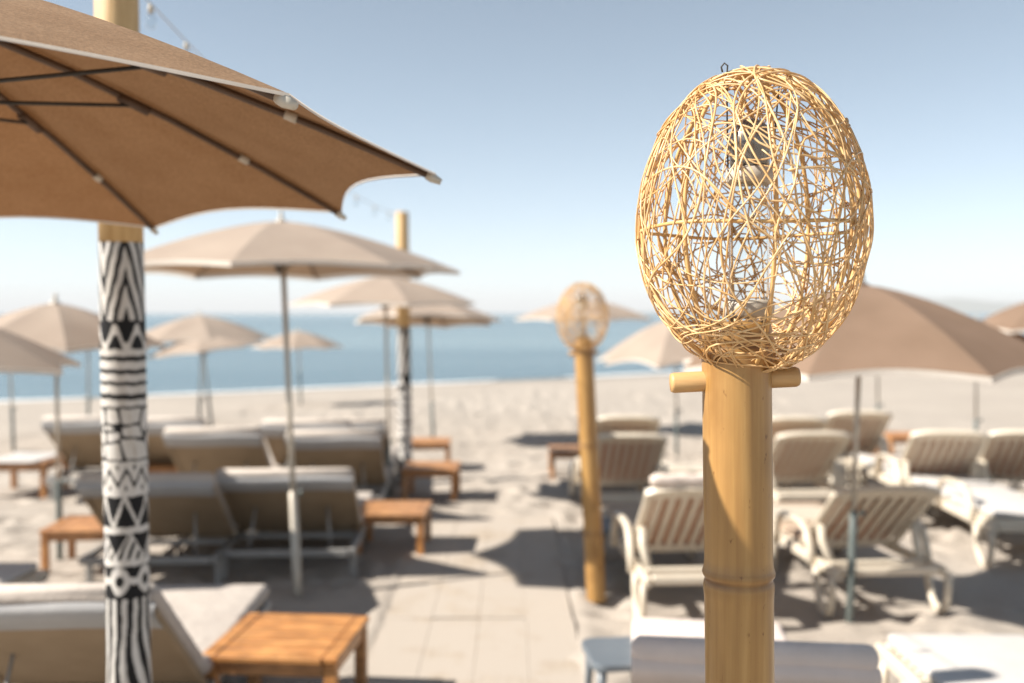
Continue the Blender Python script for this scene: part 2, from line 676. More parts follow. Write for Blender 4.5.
# low far headland on the right of the bay
b = MB()
rows = []
hx = np.linspace(900, 6400, 60)
for k in range(7):
    row = []
    for x in hx:
        e = max(0, min(1, (x - 900) / 1700)) ** .8
        hgt = (60 + 75 * noise.noise((x * .0011, 0, 0)) + 34 * noise.noise((x * .004, 2, 0)) + 55) * e
        q = k / 6
        row.append((x, 7600 + 900 * q + 250 * noise.noise((x * .001, q * 2, 5)), -4 + hgt * math.sin(PI * min(q, .5)) * (1 if q < .5 else 1 - .3 * (q - .5))))
    rows.append(row)
b.grid(rows)
tag(b.build('hills', M['hill']), 'low hazy headland beyond the bay', None, None, 'structure')

# sea air: one closed box of thin even haze round the whole place
hb = MB()
hb.box((0, 13000, 120), (30000, 30000, 280))
hz = bpy.data.materials.new('sea_haze')
hz.use_nodes = True
hz.node_tree.nodes.clear()
ho = hz.node_tree.nodes.new('ShaderNodeOutputMaterial')
hv = hz.node_tree.nodes.new('ShaderNodeVolumePrincipled')
hv.inputs['Color'].default_value = (.93, .95, .97, 1)
hv.inputs['Density'].default_value = .00016
hz.node_tree.links.new(hv.outputs[0], ho.inputs['Volume'])
tag(hb.build('haze', hz), 'thin pale sea haze', None, None, 'stuff')

# board path
b = MB()
ys_ = [1.6, 5.46, 8.25]
for j in range(2):
    x0 = -.70 + random.uniform(-.02, .02)
    ws = [.26, .26, .26, .26]
    for i, w in enumerate(ws):
        y0, y1 = ys_[j] + random.uniform(0, .02), ys_[j + 1] - .003 - random.uniform(0, .004)
        yaw = R_(random.uniform(-.04, .04))
        b.box((x0 + w / 2, (y0 + y1) / 2, -.002 + random.uniform(-.002, .002)), (w - .001, y1 - y0, .03), (R_(random.uniform(-.05, .05)), R_(random.uniform(-.3, .3)), yaw), .002)
        x0 += w
tag(b.build('path', M['board']), 'bleached board path dusted with sand', None, None, 'structure')


# ------------------------------------------------------------------ umbrellas
UG = 'beach umbrellas over the loungers'


def umbrella(label, base, apex, R, rise, a0, tilt=(0, 0), cloth='canopy_pale', ns=8, detail=1, sleeve_h=.55, pr=.017, dome=1.45, scallop=.055, hem=.026, hubdrop=None, sleeve_mat='sleeve'):
    base = Vector(base)
    apex = Vector(apex) - base
    root = thing('beach_umbrella', label, 'umbrella', base, 0, UG)
    Rm = Euler((tilt[0], tilt[1], 0)).to_matrix()

    def P(r, th, dz=0.0):
        v = Vector((R * r * math.cos(th), R * r * math.sin(th), -rise * r ** dome + dz))
        return apex + Rm @ v
    nu, nv = (10, 12) if detail else (6, 7)
    cb, hb = MB(), MB()
    rim = []
    for k in range(ns):
        t0, t1 = a0 + k * 2 * PI / ns, a0 + (k + 1) * 2 * PI / ns
        rows = []
        for j in range(nv + 1):
            r = .02 + .98 * j / nv
            row = []
            for i in range(nu + 1):
                u = i / nu
                A = Vector((math.cos(t0), math.sin(t0), 0))
                B = Vector((math.cos(t1), math.sin(t1), 0))
                s = math.sin(PI * u)
                d = A.lerp(B, u) * (r * R) * (1 - scallop * s * r ** 3)
                z = -rise * (r * (1 - scallop * s * r ** 3)) ** dome - .018 * R * s * r * (1.15 - r)
                row.append(apex + Rm @ Vector((d.x, d.y, z)))
            rows.append(row)
        cb.grid(rows)
        rim.append(rows[-1])
        dn = Rm @ Vector((0, 0, -hem))
        hr = []
        for p in rows[-1]:
            o = (p - apex)
            o.z = 0
            o = o.normalized() * .002
            hr.append((p + o, p + o + dn))
        hb.grid([[h[0] for h in hr], [h[1] for h in hr]])
    can = cb.build('canopy', M[cloth], root)
    hb.build('hem', M['hem'], can)
    hub = apex + Rm @ Vector((0, 0, -(hubdrop or rise * .62 + .10)))
    for k in range(ns):
        th = a0 + k * 2 * PI / ns
        rb = MB()
        pts = [P(r, th, -.011 - .004 * (1 - r)) for r in (.03, .2, .4, .6, .8, .93, 1.0)]
        rb.tube(pts, [.0085, .0085, .008, .0075, .007, .0065, .006] if detail else .007, 6)
        rib = rb.build('rib', M['rib'], root)
        if detail:
            sb = MB()
            mid = P(.52, th, -.022)
            sb.tube([hub, mid], .0042, 6)
            sb.build('strut', M['cord'], rib)
            jb = MB()
            dirv = (P(.56, th) - P(.48, th)).normalized()
            jb.tube([mid - dirv * .035 + Vector((0, 0, .003)), mid + dirv * .035 + Vector((0, 0, .003))], .0115, 8)
            jb.build('joint', M['rib'], rib)
        if detail > 1:
            kb = MB()
            p0, p1 = P(.745, th, -.0125), P(.765, th, -.0125)
            kb.tube([p0, p1], .0095, 8)
            kb.build('clip', M['clip'], rib)
            eb = MB()
            e0, e1 = P(.985, th, -.011), P(1.010, th, -.012)
            eb.tube([e0, e0.lerp(e1, .4), e1], [.0085, .0095, .006], 8)
            eb.build('end_cap', M['clip'], rib)
    # pole with a thicker lower sleeve
    top = apex + Rm @ Vector((0, 0, .015))
    pb = MB()
    foot = Vector((0, 0, -.25))
    ax = (top - foot)
    q = (sleeve_h + .25) / ax.z
    pb.tube([foot + ax * q * .96, foot + ax * .6, top], pr * .82, 10)
    pb.build('pole', M['pole_metal'], root)
    qb = MB()
    qb.tube([foot, foot + ax * q * .5, foot + ax * q * .99, foot + ax * q], [pr * 1.3, pr * 1.3, pr * 1.3, pr * 1.05], 10)
    qb.build('ground_sleeve', M[sleeve_mat], root)
    if detail:
        nb = MB()
        kp = foot + ax * (q * .99)
        nb.tube([kp, kp + Vector((.055, -.01, .0))], .007, 6)
        nb.tube([kp + Vector((.05, -.01, -.02)), kp + Vector((.05, -.01, .02))], .009, 6)
        nb.build('clamp_knob', M['sleeve'], root)
        ub = MB()
        ub.lathe([(pr * .95, -.04), (.036, -.035), (.038, 0), (.03, .03), (pr * .95, .035)], 14, X=Matrix.Translation(hub))
        ub.build('runner', M['cord'], root)
    fb = MB()
    fb.lathe([(.045, -.012), (.036, .004), (.014, .012), (.011, .035), (.016, .045), (.009, .062), (0, .066)], 12, X=Matrix.Translation(apex) @ Rm.to_4x4())
    fb.build('finial', M['rib'] if cloth != 'canopy_pale' else M['pole_metal'], root)
    return root


def umb_px(label, pole_px, base_y, apex_px, R_px, rim_y, a0, back=0.0, **k):
    """Seen at pole_px / base_y on the sand; apex and rim heights read from the photograph at that distance."""
    bp = at_z(pole_px, base_y, 0)
    d = bp.y + back
    ap = at_d(apex_px[0], apex_px[1], d)
    rz = at_d(apex_px[0], rim_y, d).z
    return umbrella(label, bp, ap, R_px / 996 * d, ap.z - rz, a0, **k)


# the big one close by on the left (rim corners fitted to the photograph)
kq = 1.12 / 1.1998
ap0 = Vector((-1.3562 * kq, 1.9533 * kq, EYE + .6692 * kq))
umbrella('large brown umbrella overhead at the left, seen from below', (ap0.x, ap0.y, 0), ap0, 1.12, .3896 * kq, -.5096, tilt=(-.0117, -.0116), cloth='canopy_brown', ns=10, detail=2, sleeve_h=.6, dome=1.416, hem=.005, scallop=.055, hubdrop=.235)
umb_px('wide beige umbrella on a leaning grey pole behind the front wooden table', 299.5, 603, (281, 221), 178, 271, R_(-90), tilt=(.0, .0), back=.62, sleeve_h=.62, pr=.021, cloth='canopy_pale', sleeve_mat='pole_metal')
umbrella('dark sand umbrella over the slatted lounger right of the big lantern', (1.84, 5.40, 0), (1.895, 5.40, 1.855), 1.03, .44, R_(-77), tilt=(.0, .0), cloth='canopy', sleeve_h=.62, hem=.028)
umb_px('beige umbrella in front of the far patterned post', 390, 500, (385, 276), 94, 303, R_(-70), tilt=(.02, 0))
umb_px('small umbrella with brown underside behind the far patterned post', 434, 445, (427, 298), 75, 321, R_(-100), tilt=(-.09, 0))
umb_px('round beige umbrella left of the near patterned post', 60, 560, (55, 303), 106, 345, R_(-60), tilt=(0, .02))
umbrella('cropped umbrella at the left edge with one pale corner drooping', (-3.37, 5.4, 0), (-3.35, 5.4, 1.77), .97, .35, R_(-6), tilt=(0, .03))
umb_px('umbrella with darker right side against the sea, right of the near patterned post', 214, 433, (199, 315), 72, 340, R_(-65), tilt=(0, -.02))
umb_px('pale tilted umbrella leaning left under a darker one', 197, 438, (203, 334), 56, 350, R_(-80), tilt=(.02, -.12))
umb_px('smallest pale umbrella standing nearest the water', 301, 402, (298, 331), 45, 347, R_(-85), detail=0)
umb_px('pale umbrella whose top sits behind the far lantern', 588, 434, (585, 298), 72, 319, R_(-75), cloth='canopy_pale')
umb_px('whitish umbrella with wavy rim behind the left side of the big lantern', 677, 456, (676, 318), 80, 364, R_(-110), tilt=(0, .03), scallop=.09)
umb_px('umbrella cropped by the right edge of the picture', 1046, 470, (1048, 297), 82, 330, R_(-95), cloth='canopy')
umb_px('far umbrella hidden behind the dark sand canopy, thin pole at its right corner', 976, 470, (977, 321), 78, 352, R_(-80))
umb_px('far umbrella hidden behind the dark sand canopy, pole beside its main pole', 878, 448, (878, 318), 70, 345, R_(-80))
umb_px('far umbrella mostly hidden behind the round beige one', 88, 440, (88, 320), 66, 345, R_(-80))
umb_px('far left umbrella under the cropped one, dark lower pole', 14, 452, (8, 322), 66, 348, R_(-80))


# ------------------------------------------------------------------ bamboo lanterns
def basket_mesh(count=140, seed=21):
    a, bz = .182, .243
    r3 = random.Random(seed)
    mb = MB()

    def emb(p, k):
        q = 1.0 + .018 * k
        return Vector((p.x * a * q, p.y * a * q, p.z * bz * q))
    for i in range(count):
        while True:
            n = Vector((r3.gauss(0, 1), r3.gauss(0, 1), r3.gauss(0, 1) * .9))
            if n.length > .1:
                n.normalize()
                break
        al = R_(r3.uniform(48, 90)) if i % 3 else R_(r3.uniform(25, 60))
        if i >= count * .89:          # tighter coils round the foot of the basket
            n = Vector((r3.gauss(0, .16), r3.gauss(0, .16), -1)).normalized()
            al = R_(r3.uniform(20, 52))
        u = n.orthogonal().normalized()
        v = n.cross(u)
        ph = r3.uniform(0, 2 * PI)
        span = 2 * PI if r3.random() < .35 else r3.uniform(.35, .9) * 2 * PI
        N = int(20 + 50 * math.sin(al) * span / (2 * PI))
        w1, w2, p1, p2 = r3.uniform(.03, .13), r3.uniform(.01, .07), r3.uniform(0, 6.3), r3.uniform(0, 6.3)
        k0, k1 = r3.uniform(-1, 1), r3.uniform(.2, .7)
        pts = []
        closed = span > 6.2
        for j in range(N if closed else N + 1):
            t = span * j / N
            aa = al + w1 * math.sin(2 * t + p1) + w2 * math.sin(5 * t + p2) if closed else al + w1 * math.sin(1.7 * t + p1) + w2 * math.sin(4.3 * t + p2)
            p = n * math.cos(aa) + (u * math.cos(t + ph) + v * math.sin(t + ph)) * math.sin(aa)
            k = max(-1.3, min(1.3, k0 + k1 * math.sin(3 * t + p1)))
            q = emb(p, k)
            if q.z < -.239:
                q.z = -.239 - .002 * r3.random()
            pts.append(q)
        rad = r3.choice((.0010, .0012, .0014, .0016))
        mb.tube(pts, rad, 6, closed=closed)
    return mb


frame_me = None


def bamboo_culm(base, top, r, nodes, name, parent):
    """A culm with swollen joints; nodes are heights above base (local z)."""
    base, top = Vector(base), Vector(top)
    H = (top - base).z
    zs = set(np.round(np.linspace(0, H, 40), 4))
    for nz in nodes:
        for d in (-.05, -.025, -.014, -.009, -.005, -.0015, .0015, .005, .009, .014, .03, .06):
            zs.add(round(nz + d, 4))
    zs = sorted(z for z in zs if 0 <= z <= H)
    n = 40
    vs, fs, jt = [], [], []
    for z in zs:
        c = base.lerp(top, z / H)
        rr = r * (1.0 - .012 * z / H)
        j = 0.0
        for nz in nodes:
            d = z - nz
            rr += r * (.062 * math.exp(-((d - .009) / .007) ** 2) + .030 * math.exp(-((d + .012) / .012) ** 2) - .045 * math.exp(-(d / .0035) ** 2) - .012 * math.exp(-((d - .05) / .04) ** 2))
            j = max(j, math.exp(-(d / .0062) ** 2), .6 * math.exp(-((d - .010) / .007) ** 2), .3 * math.exp(-((d + .013) / .011) ** 2))
        for k in range(n):
            th = 2 * PI * k / n
            wob = 1 + .012 * math.sin(2 * th + 1.3) + .006 * math.sin(5 * th + z * .7)
            vs.append((c.x + rr * wob * math.cos(th), c.y + rr * wob * math.sin(th), c.z))
            jt.append(j * (.75 + .25 * math.sin(3 * th + 7 * z)))
    L = len(zs)
    for i in range(L - 1):
        for k in range(n):
            k2 = (k + 1) % n
            fs.append((i * n + k, i * n + k2, (i + 1) * n + k2, (i + 1) * n + k))
    # hollow rim at the top
    o = len(vs)
    for (q, dz) in ((.80, .001), (.78, -.12)):
        for k in range(n):
            th = 2 * PI * k / n
            vs.append((top.x + r * q * math.cos(th), top.y + r * q * math.sin(th), top.z + dz))
            jt.append(.1 if dz > 0 else .9)
    for k in range(n):
        k2 = (k + 1) % n
        fs.append(((L - 1) * n + k, (L - 1) * n + k2, o + k2, o + k))
        fs.append((o + k, o + k2, o + n + k2, o + n + k))
    fs.append(tuple(o + n + k for k in range(n)))
    mb = MB()
    mb.add(vs, fs, 0, True)
    ob = mb.build(name, M['bamboo'], parent)
    at = ob.data.attributes.new('joint', 'FLOAT', 'POINT')
    at.data.foreach_set('value', jt)
    return ob


def lantern(label, base, top, r, nodes, egg_c, s, bar_dz, spin, bar_spin=0.0, weave=(132, 21)):
    """egg_c: centre of the basket in world, s: its scale against the near one."""
    global frame_me
    base = Vector(base)
    root = thing('bamboo_lantern', label, 'lantern', base, 0, 'woven lanterns on bamboo posts')
    top = Vector(top) - base
    e = Vector(egg_c) - base
    bamboo_culm((0, 0, 0), top, r, nodes, 'post', root)
    # cross dowel through the post
    db = MB()
    q = (top.z - bar_dz) / top.z
    c = top * q
    dx = Vector((math.cos(bar_spin), math.sin(bar_spin), .05))
    dr = .0165 * s
    L0, L1 = -.107 * s, .100 * s
    db.tube([c + dx * L0, c + dx * (L0 + .004), c, c + dx * (L1 - .004), c + dx * L1], [dr * .88, dr, dr, dr, dr * .88], 18)
    db.build('cross_dowel', M['dowel'], root)
    # basket
    bo = basket_mesh(*weave).build('basket', M['rattan'], root)
    bo.location = e
    bo.rotation_euler = (0, 0, spin)
    bo.scale = (s, s, s)
    # cane frame: upright hoops and one ring at the middle, a sub-part of the basket
    if frame_me is None:
        fb = MB()
        for k in range(4):
            th = k * PI / 4 + .35
            pts = []
            for j in range(49):
                ph = -PI / 2 + PI * j / 48
                pts.append((.175 * math.cos(ph) * math.cos(th), .175 * math.cos(ph) * math.sin(th), max(.234 * math.sin(ph), -.231)))
            fb.tube(pts, .0035, 7)
            fb.tube([(-x, -y, z) for (x, y, z) in pts], .0035, 7)
        fb.tube([(.176 * math.cos(2 * PI * j / 64), .176 * math.sin(2 * PI * j / 64), -.012 + .002 * math.sin(j * .4)) for j in range(64)], .0030, 7, closed=True)
        fo = fb.build('cane_frame', M['cane'], bo)
        frame_me = fo.data
    else:
        fo = bpy.data.objects.new('cane_frame', frame_me)
        COL.objects.link(fo)
        fo.parent = bo
    # hooks and the hanging lamp
    hb = MB()
    for (x0, y0, z0, x1, y1, z1) in ((-.050, -.04, .229, -.040, -.01, .088), (.050, .03, .222, .036, .01, .088)):
        p0, p1 = Vector((x0, y0, z0)) * s + e, Vector((x1, y1, z1)) * s + e
        hb.tube([p0 + Vector((-.006, 0, .002)) * s, p0 + Vector((-.008, 0, .010)) * s, p0 + Vector((-.003, 0, .016)) * s, p0 + Vector((.002, 0, .012)) * s, p0 + Vector((.001, 0, 0)) * s, p0.lerp(p1, .5), p1], .0014 * s, 6)
    hb.build('hanging_wire', M['cord'], root)
    T = Matrix.Translation(e) @ Matrix.Scale(s, 4) @ Matrix.Translation((-.003, 0, 0))
    lb = MB()
    lb.lathe([(0, .062), (.036, .062), (.038, .066), (.038, .084), (.033, .087), (0, .087)], 28, X=T)
    lid = lb.build('lamp_lid', M['lid'], root)
    gb = MB()
    gb.lathe([(.030, .0885), (.0315, .096), (.0315, .104), (.035, .118), (.0355, .130), (.033, .143), (.027, .154), (.018, .162), (.008, .166), (0, .167)], 28, X=T)
    gb.build('lamp_dome', M['dome'], root)
    jb = MB()
    jb.lathe([(.030, .060), (.032, .045), (.032, -.11), (.030, -.125)], 28, X=T)
    jb.build('glass_cylinder', M['glass'], root)
    sb = MB()
    t0 = (top - e).z / s
    sb.lathe([(0, t0 + .006), (.034, t0 + .006), (.040, t0 + .012), (.041, t0 + .030), (.036, t0 + .036), (0, t0 + .036)], 28, X=T)
    for k in range(3):
        th = k * 2.1 + .4
        sb.box((.03 * math.cos(th), .03 * math.sin(th), t0 + .003), (.007, .007, .008), X=T)
    sb.build('lamp_base', M['lid'], root)
    return root


KN = 1.40 / 1.61          # the near lantern stands 1.4 m away
def kn(x, z):
    return (x * KN, 1.61 * KN, EYE + (z - EYE) * KN)


lantern('large woven lantern in sharp focus on a thick bamboo post', (.394 * KN, 1.61 * KN, 0), kn(.3625, 1.685), .0555 * KN, (.42, .88, EYE + (1.268 - EYE) * KN, 1.655), kn(.3855, 1.846), KN, .093 * KN, .4)
lantern('small blurred woven lantern on the slim bamboo post beside the board path', (.500, 5.85, 0), (.418, 5.85, 1.55), .056, (.40, .92, 1.46), (.414, 5.85, 1.675), .835, .085, 2.0, R_(5), (90, 33))


# ------------------------------------------------------------------ posts painted in black and white
def paint_value(th, z):
    """1 = white paint, 0 = black paint. th 0 faces the camera, z is metres under the natural wood top band."""
    def tri(x):
        return np.abs((x % 1.0) - .5) * 2
    th0, z0 = th, z
    th = th0 + .016 * np.sin(41 * z0 + 3 * th0) + .012 * np.sin(97 * z0 - 5 * th0 + 1)
    z = z0 + .0011 * np.sin(9 * th0 + 23 * z0) + .0009 * np.sin(23 * th0 + 2) + .001 * np.sin(61 * th0 + 40 * z0)
    u = th / (2 * PI) * 6.0            # six pattern repeats round the post
    P = 1.62                            # pattern repeats below
    z = np.where(z > 1.44, z - 1.44 + .245, z)
    W = np.ones_like(z)
    # nested zigzag
    m = z < .245
    s = tri(u * .5 + .25) * .27 - z * 1.0
    W = np.where(m, (((s * 8.5 + .1) % 1.0) > .45).astype(float), W)
    W = np.where((z > .238) & (z < .250), 0, W)
    # triangles with dots
    m = (z >= .25) & (z < .335)
    zz = (z - .25) / .085
    line = np.abs(zz - tri(u + .5)) < .16
    dot = ((((u % 1) - .5) * 1.0) ** 2 * 2.2 + (zz - .72) ** 2 < .012) | (((((u + .5) % 1) - .5)) ** 2 * 2.2 + (zz - .30) ** 2 < .012)
    W = np.where(m, (line | dot).astype(float), W)
    W = np.where((z >= .325) & (z < .345), 1, W)
    # level stripes
    m = (z >= .345) & (z < .50)
    for c, h in ((.352, .016), (.392, .014), (.428, .012), (.468, .017)):
        W = np.where(m & (np.abs(z - c - .002 * np.sin(th * 2)) < h / 2), 0, W)
    # crackle
    m = (z >= .50) & (z < .665)
    d1 = np.full_like(z, 9.0)
    d2 = np.full_like(z, 9.0)
    rr = np.random.default_rng(8)
    for k in range(26):
        ct, cz = rr.uniform(-PI, PI), rr.uniform(.49, .68)
        dd = ((th - ct + PI) % (2 * PI) - PI) * .065
        q = np.sqrt(dd ** 2 + (z - cz) ** 2)
        d2 = np.where(q < d1, d1, np.minimum(d2, q))
        d1 = np.minimum(d1, q)
    W = np.where(m & (d2 - d1 < .007), 0, W)
    W = np.where(np.abs(z - .502) < .004, 0, W)
    W = np.where(np.abs(z - .662) < .003, 0, W)
    # fine zigzag with dots
    m = (z >= .675) & (z < .755)
    zz = (z - .675) / .08
    u2 = u * 1.35
    line = np.abs(zz - (.2 + .6 * tri(u2))) < .11
    dot = ((u2 % 1 - .5) ** 2 * 2 + (zz - .90) ** 2 < .012) | (((u2 + .5) % 1 - .5) ** 2 * 2 + (zz - .10) ** 2 < .012)
    W = np.where(m & (line | dot), 0, W)
    # white zigzag on black
    m = (z >= .772) & (z < .865)
    zz = (z - .772) / .093
    W = np.where(m, (np.abs(zz - tri(u * .95 + .2)) < .14).astype(float), W)
    # hatched triangles
    m = (z >= .885) & (z < .965)
    zz = (z - .885) / .08
    t_ = tri(u * .8 + .1)
    hat = ((u * 2.6 + zz * 1.2) % 1) > .45
    W = np.where(m, np.where(zz < t_, np.where(np.abs(zz - t_) < .14, 1.0, (zz < .0).astype(float)), hat.astype(float)), W)
    # looped chain
    m = (z >= .985) & (z < 1.085)
    zc = (z - 1.03) / .042
    uc = (u * .8 + .5) % 1 - .5
    rad = np.sqrt((uc * 2.9) ** 2 + zc ** 2)
    ring = np.abs(rad - .72) < .30
    W = np.where(m, np.maximum(ring.astype(float), (np.abs(zc) < .25) & (np.abs(uc) > .3)), W)
    # running wavy stripes
    m = z >= 1.085
    s = u * 2.0 + .55 * np.sin(z * 6.5 + 1.2 * np.sin(th)) + .2 * np.sin(z * 15 + th * 2)
    W = np.where(m, ((s % 1.0) > .52).astype(float), W)
    return W


def painted_post(label, base, top, r, wood_z, spin, nth=180, nz=900, bold=1.0):
    base = Vector(base)
    top = Vector(top) - base
    root = thing('painted_post', label, 'post', base, 0, 'wooden posts painted in black and white')
    H = top.z
    thv = np.linspace(0, 2 * PI, nth, endpoint=False)
    zv = np.linspace(0, wood_z, nz)
    TH, Z = np.meshgrid(thv, zv)
    rad = r * (1 + .012 * np.sin(3 * TH + 2 * Z) + .010 * np.sin(Z * 5))
    X = rad * np.cos(TH - PI / 2) + top.x * Z / H
    Y = rad * np.sin(TH - PI / 2) + top.y * Z / H
    ph = ((TH + spin + PI) % (2 * PI)) - PI
    W = paint_value(ph * bold, (wood_z - Z) * bold)
    K = W.copy()
    for _ in range(1):
        K = (K + np.roll(K, 1, 0) + np.roll(K, 1, 1)) / 3
    n = nth
    vs = np.stack([X.ravel(), Y.ravel(), Z.ravel()], 1)
    fs = [(i * n + k, i * n + (k + 1) % n, (i + 1) * n + (k + 1) % n, (i + 1) * n + k) for i in range(nz - 1) for k in range(n)]
    mb = MB()
    mb.add(vs.tolist(), fs, 0, True)
    o = mb.build('painted_shaft', M['painted'], root)
    ca = o.data.color_attributes.new('paint', 'FLOAT_COLOR', 'POINT')
    black, white = np.array([.010, .010, .012]), np.array([.60, .585, .57])
    colr = black + K.ravel()[:, None] * (white - black)
    ca.data.foreach_set('color', np.concatenate([colr, np.ones((len(colr), 1))], 1).ravel().astype(np.float32))
    tb = MB()
    p0, p1 = top * (wood_z / H), top
    tb.tube([p0, p0.lerp(p1, .5), p1 - Vector((0, 0, .006)), p1], [r * 1.0, r * .985, r * .97, r * .9], 32)
    tb.build('bare_top', M['dowel'] if False else M['post_wood'], root)
    return root


M['post_wood'] = simple('post_wood', (.46, .29, .12), (.60, .41, .20), .6, 4, (14, 14, 1.2), .3, .003, 20)
PD = 3.06
pa = at_d(121, 243, PD)
pbm = at_d(113.5, 0, PD)
pz = at_d(129, 683, PD)
sl = (pz.x - pa.x) / (pz.z - pa.z)
painted_post('near tall post with bold black and white patterns under the big umbrella', (pa.x - sl * pa.z, PD, 0), (pa.x + sl * (2.80 - pa.z), PD, 2.80), .0655, pa.z, .0)
p2 = at_z(406, 483, 0)
t2 = at_d(402, 212, p2.y)
w2 = at_d(404.5, 327, p2.y).z
painted_post('far thin post with fine black and white bands among the tables', (p2.x, p2.y, 0), (t2.x, t2.y, t2.z), .066, w2, .6, 120, 520, .5)

# string of clear bulbs slung from post top to post top
sroot = thing('string_light', 'string of clear bulbs slung between the two patterned posts', 'string light', (pa.x, PD, 2.76))
s0 = Vector((pa.x + sl * (2.76 - pa.z), PD - .07, 2.76))
s1 = Vector((t2.x, t2.y - .07, t2.z - .03))
org = Vector((pa.x, PD, 2.76))
cb_ = MB()
cpts = []
for k in range(41):
    u = k / 40
    p = s0.lerp(s1, u) - Vector((0, 0, .16 * 4 * u * (1 - u)))
    cpts.append(p - org)
cb_.tube(cpts, .0025, 5)
cb_.build('cable', M['clip'], sroot)
for k in (2, 4, 5, 7, 9, 12, 16, 20, 25, 30, 35):
    p = cpts[k]
    sb = MB()
    sb.lathe([(.008, -.004), (.009, -.010), (.009, -.030), (.006, -.032)], 10, X=Matrix.Translation(p))
    so = sb.build('bulb_socket', M['clip'], sroot)
    gb = MB()
    gb.lathe([(.007, -.030), (.013, -.040), (.019, -.055), (.019, -.068), (.012, -.080), (0, -.084)], 14, X=Matrix.Translation(p))
    gb.build('bulb', M['glass'], so)


# ------------------------------------------------------------------ loungers
def sweep_pad(W, T, path, name, mat, parent, inset=.02):
    """A soft pad of width W and thickness T swept along (y, z) points at its mid plane."""
    pts = [Vector((0, y, z)) for (y, z) in path]
    # resample
    seg = [(pts[i + 1] - pts[i]).length for i in range(len(pts) - 1)]
    tot = sum(seg)
    N = max(10, int(tot / .05))
    out = []
    for k in range(N + 1):
        s = tot * k / N
        i = 0
        while i < len(seg) - 1 and s > seg[i]:
            s -= seg[i]
            i += 1
        out.append(pts[i].lerp(pts[i + 1], min(1, s / seg[i])))
    for _ in range(2):
        out = [out[0]] + [(out[i - 1] + out[i] * 2 + out[i + 1]) / 4 for i in range(1, len(out) - 1)] + [out[-1]]
    rc = min(T * .45, .04)
    prof = []
    for (cx, cz, a0) in ((W / 2 - rc, T / 2 - rc, 0), (-W / 2 + rc, T / 2 - rc, PI / 2), (-W / 2 + rc, -T / 2 + rc, PI), (W / 2 - rc, -T / 2 + rc, 1.5 * PI)):
        for j in range(5):
            a = a0 + PI / 2 * j / 4
            prof.append((cx + rc * math.cos(a), cz + rc * math.sin(a)))
    # extra points across the broad faces
    n = len(prof)
    vs, fs = [], []
    rows = [(0, .72, out[0])] + [(i, 1.0, p) for i, p in enumerate(out)] + [(N, .72, out[-1])]
    for ri, (i, sc, p) in enumerate(rows):
        t = (out[min(i + 1, N)] - out[max(i - 1, 0)]).normalized()
        nn = Vector((0, -t.z, t.y))
        if nn.z < 0:
            nn = -nn
        end = -1 if ri == 0 else (1 if ri == len(rows) - 1 else 0)
        puff = 1 + .05 * math.sin(i * 1.9) * (0 if end else 1)
        for (x, zz) in prof:
            q = p + Vector((x * (1 - (1 - sc) * .06), 0, 0)) + nn * (zz * sc * puff)
            if end:
                q = q + t * end * rc * .6
            vs.append(q)
    for i in range(len(rows) - 1):
        for k in range(n):
            k2 = (k + 1) % n
            fs.append((i * n + k, i * n + k2, (i + 1) * n + k2, (i + 1) * n + k))
    fs.append(tuple(reversed(range(n))))
    fs.append(tuple((len(rows) - 1) * n + k for k in range(n)))
    mb = MB()
    mb.add(vs, fs, 0, True)
    return mb.build(name, mat, parent)


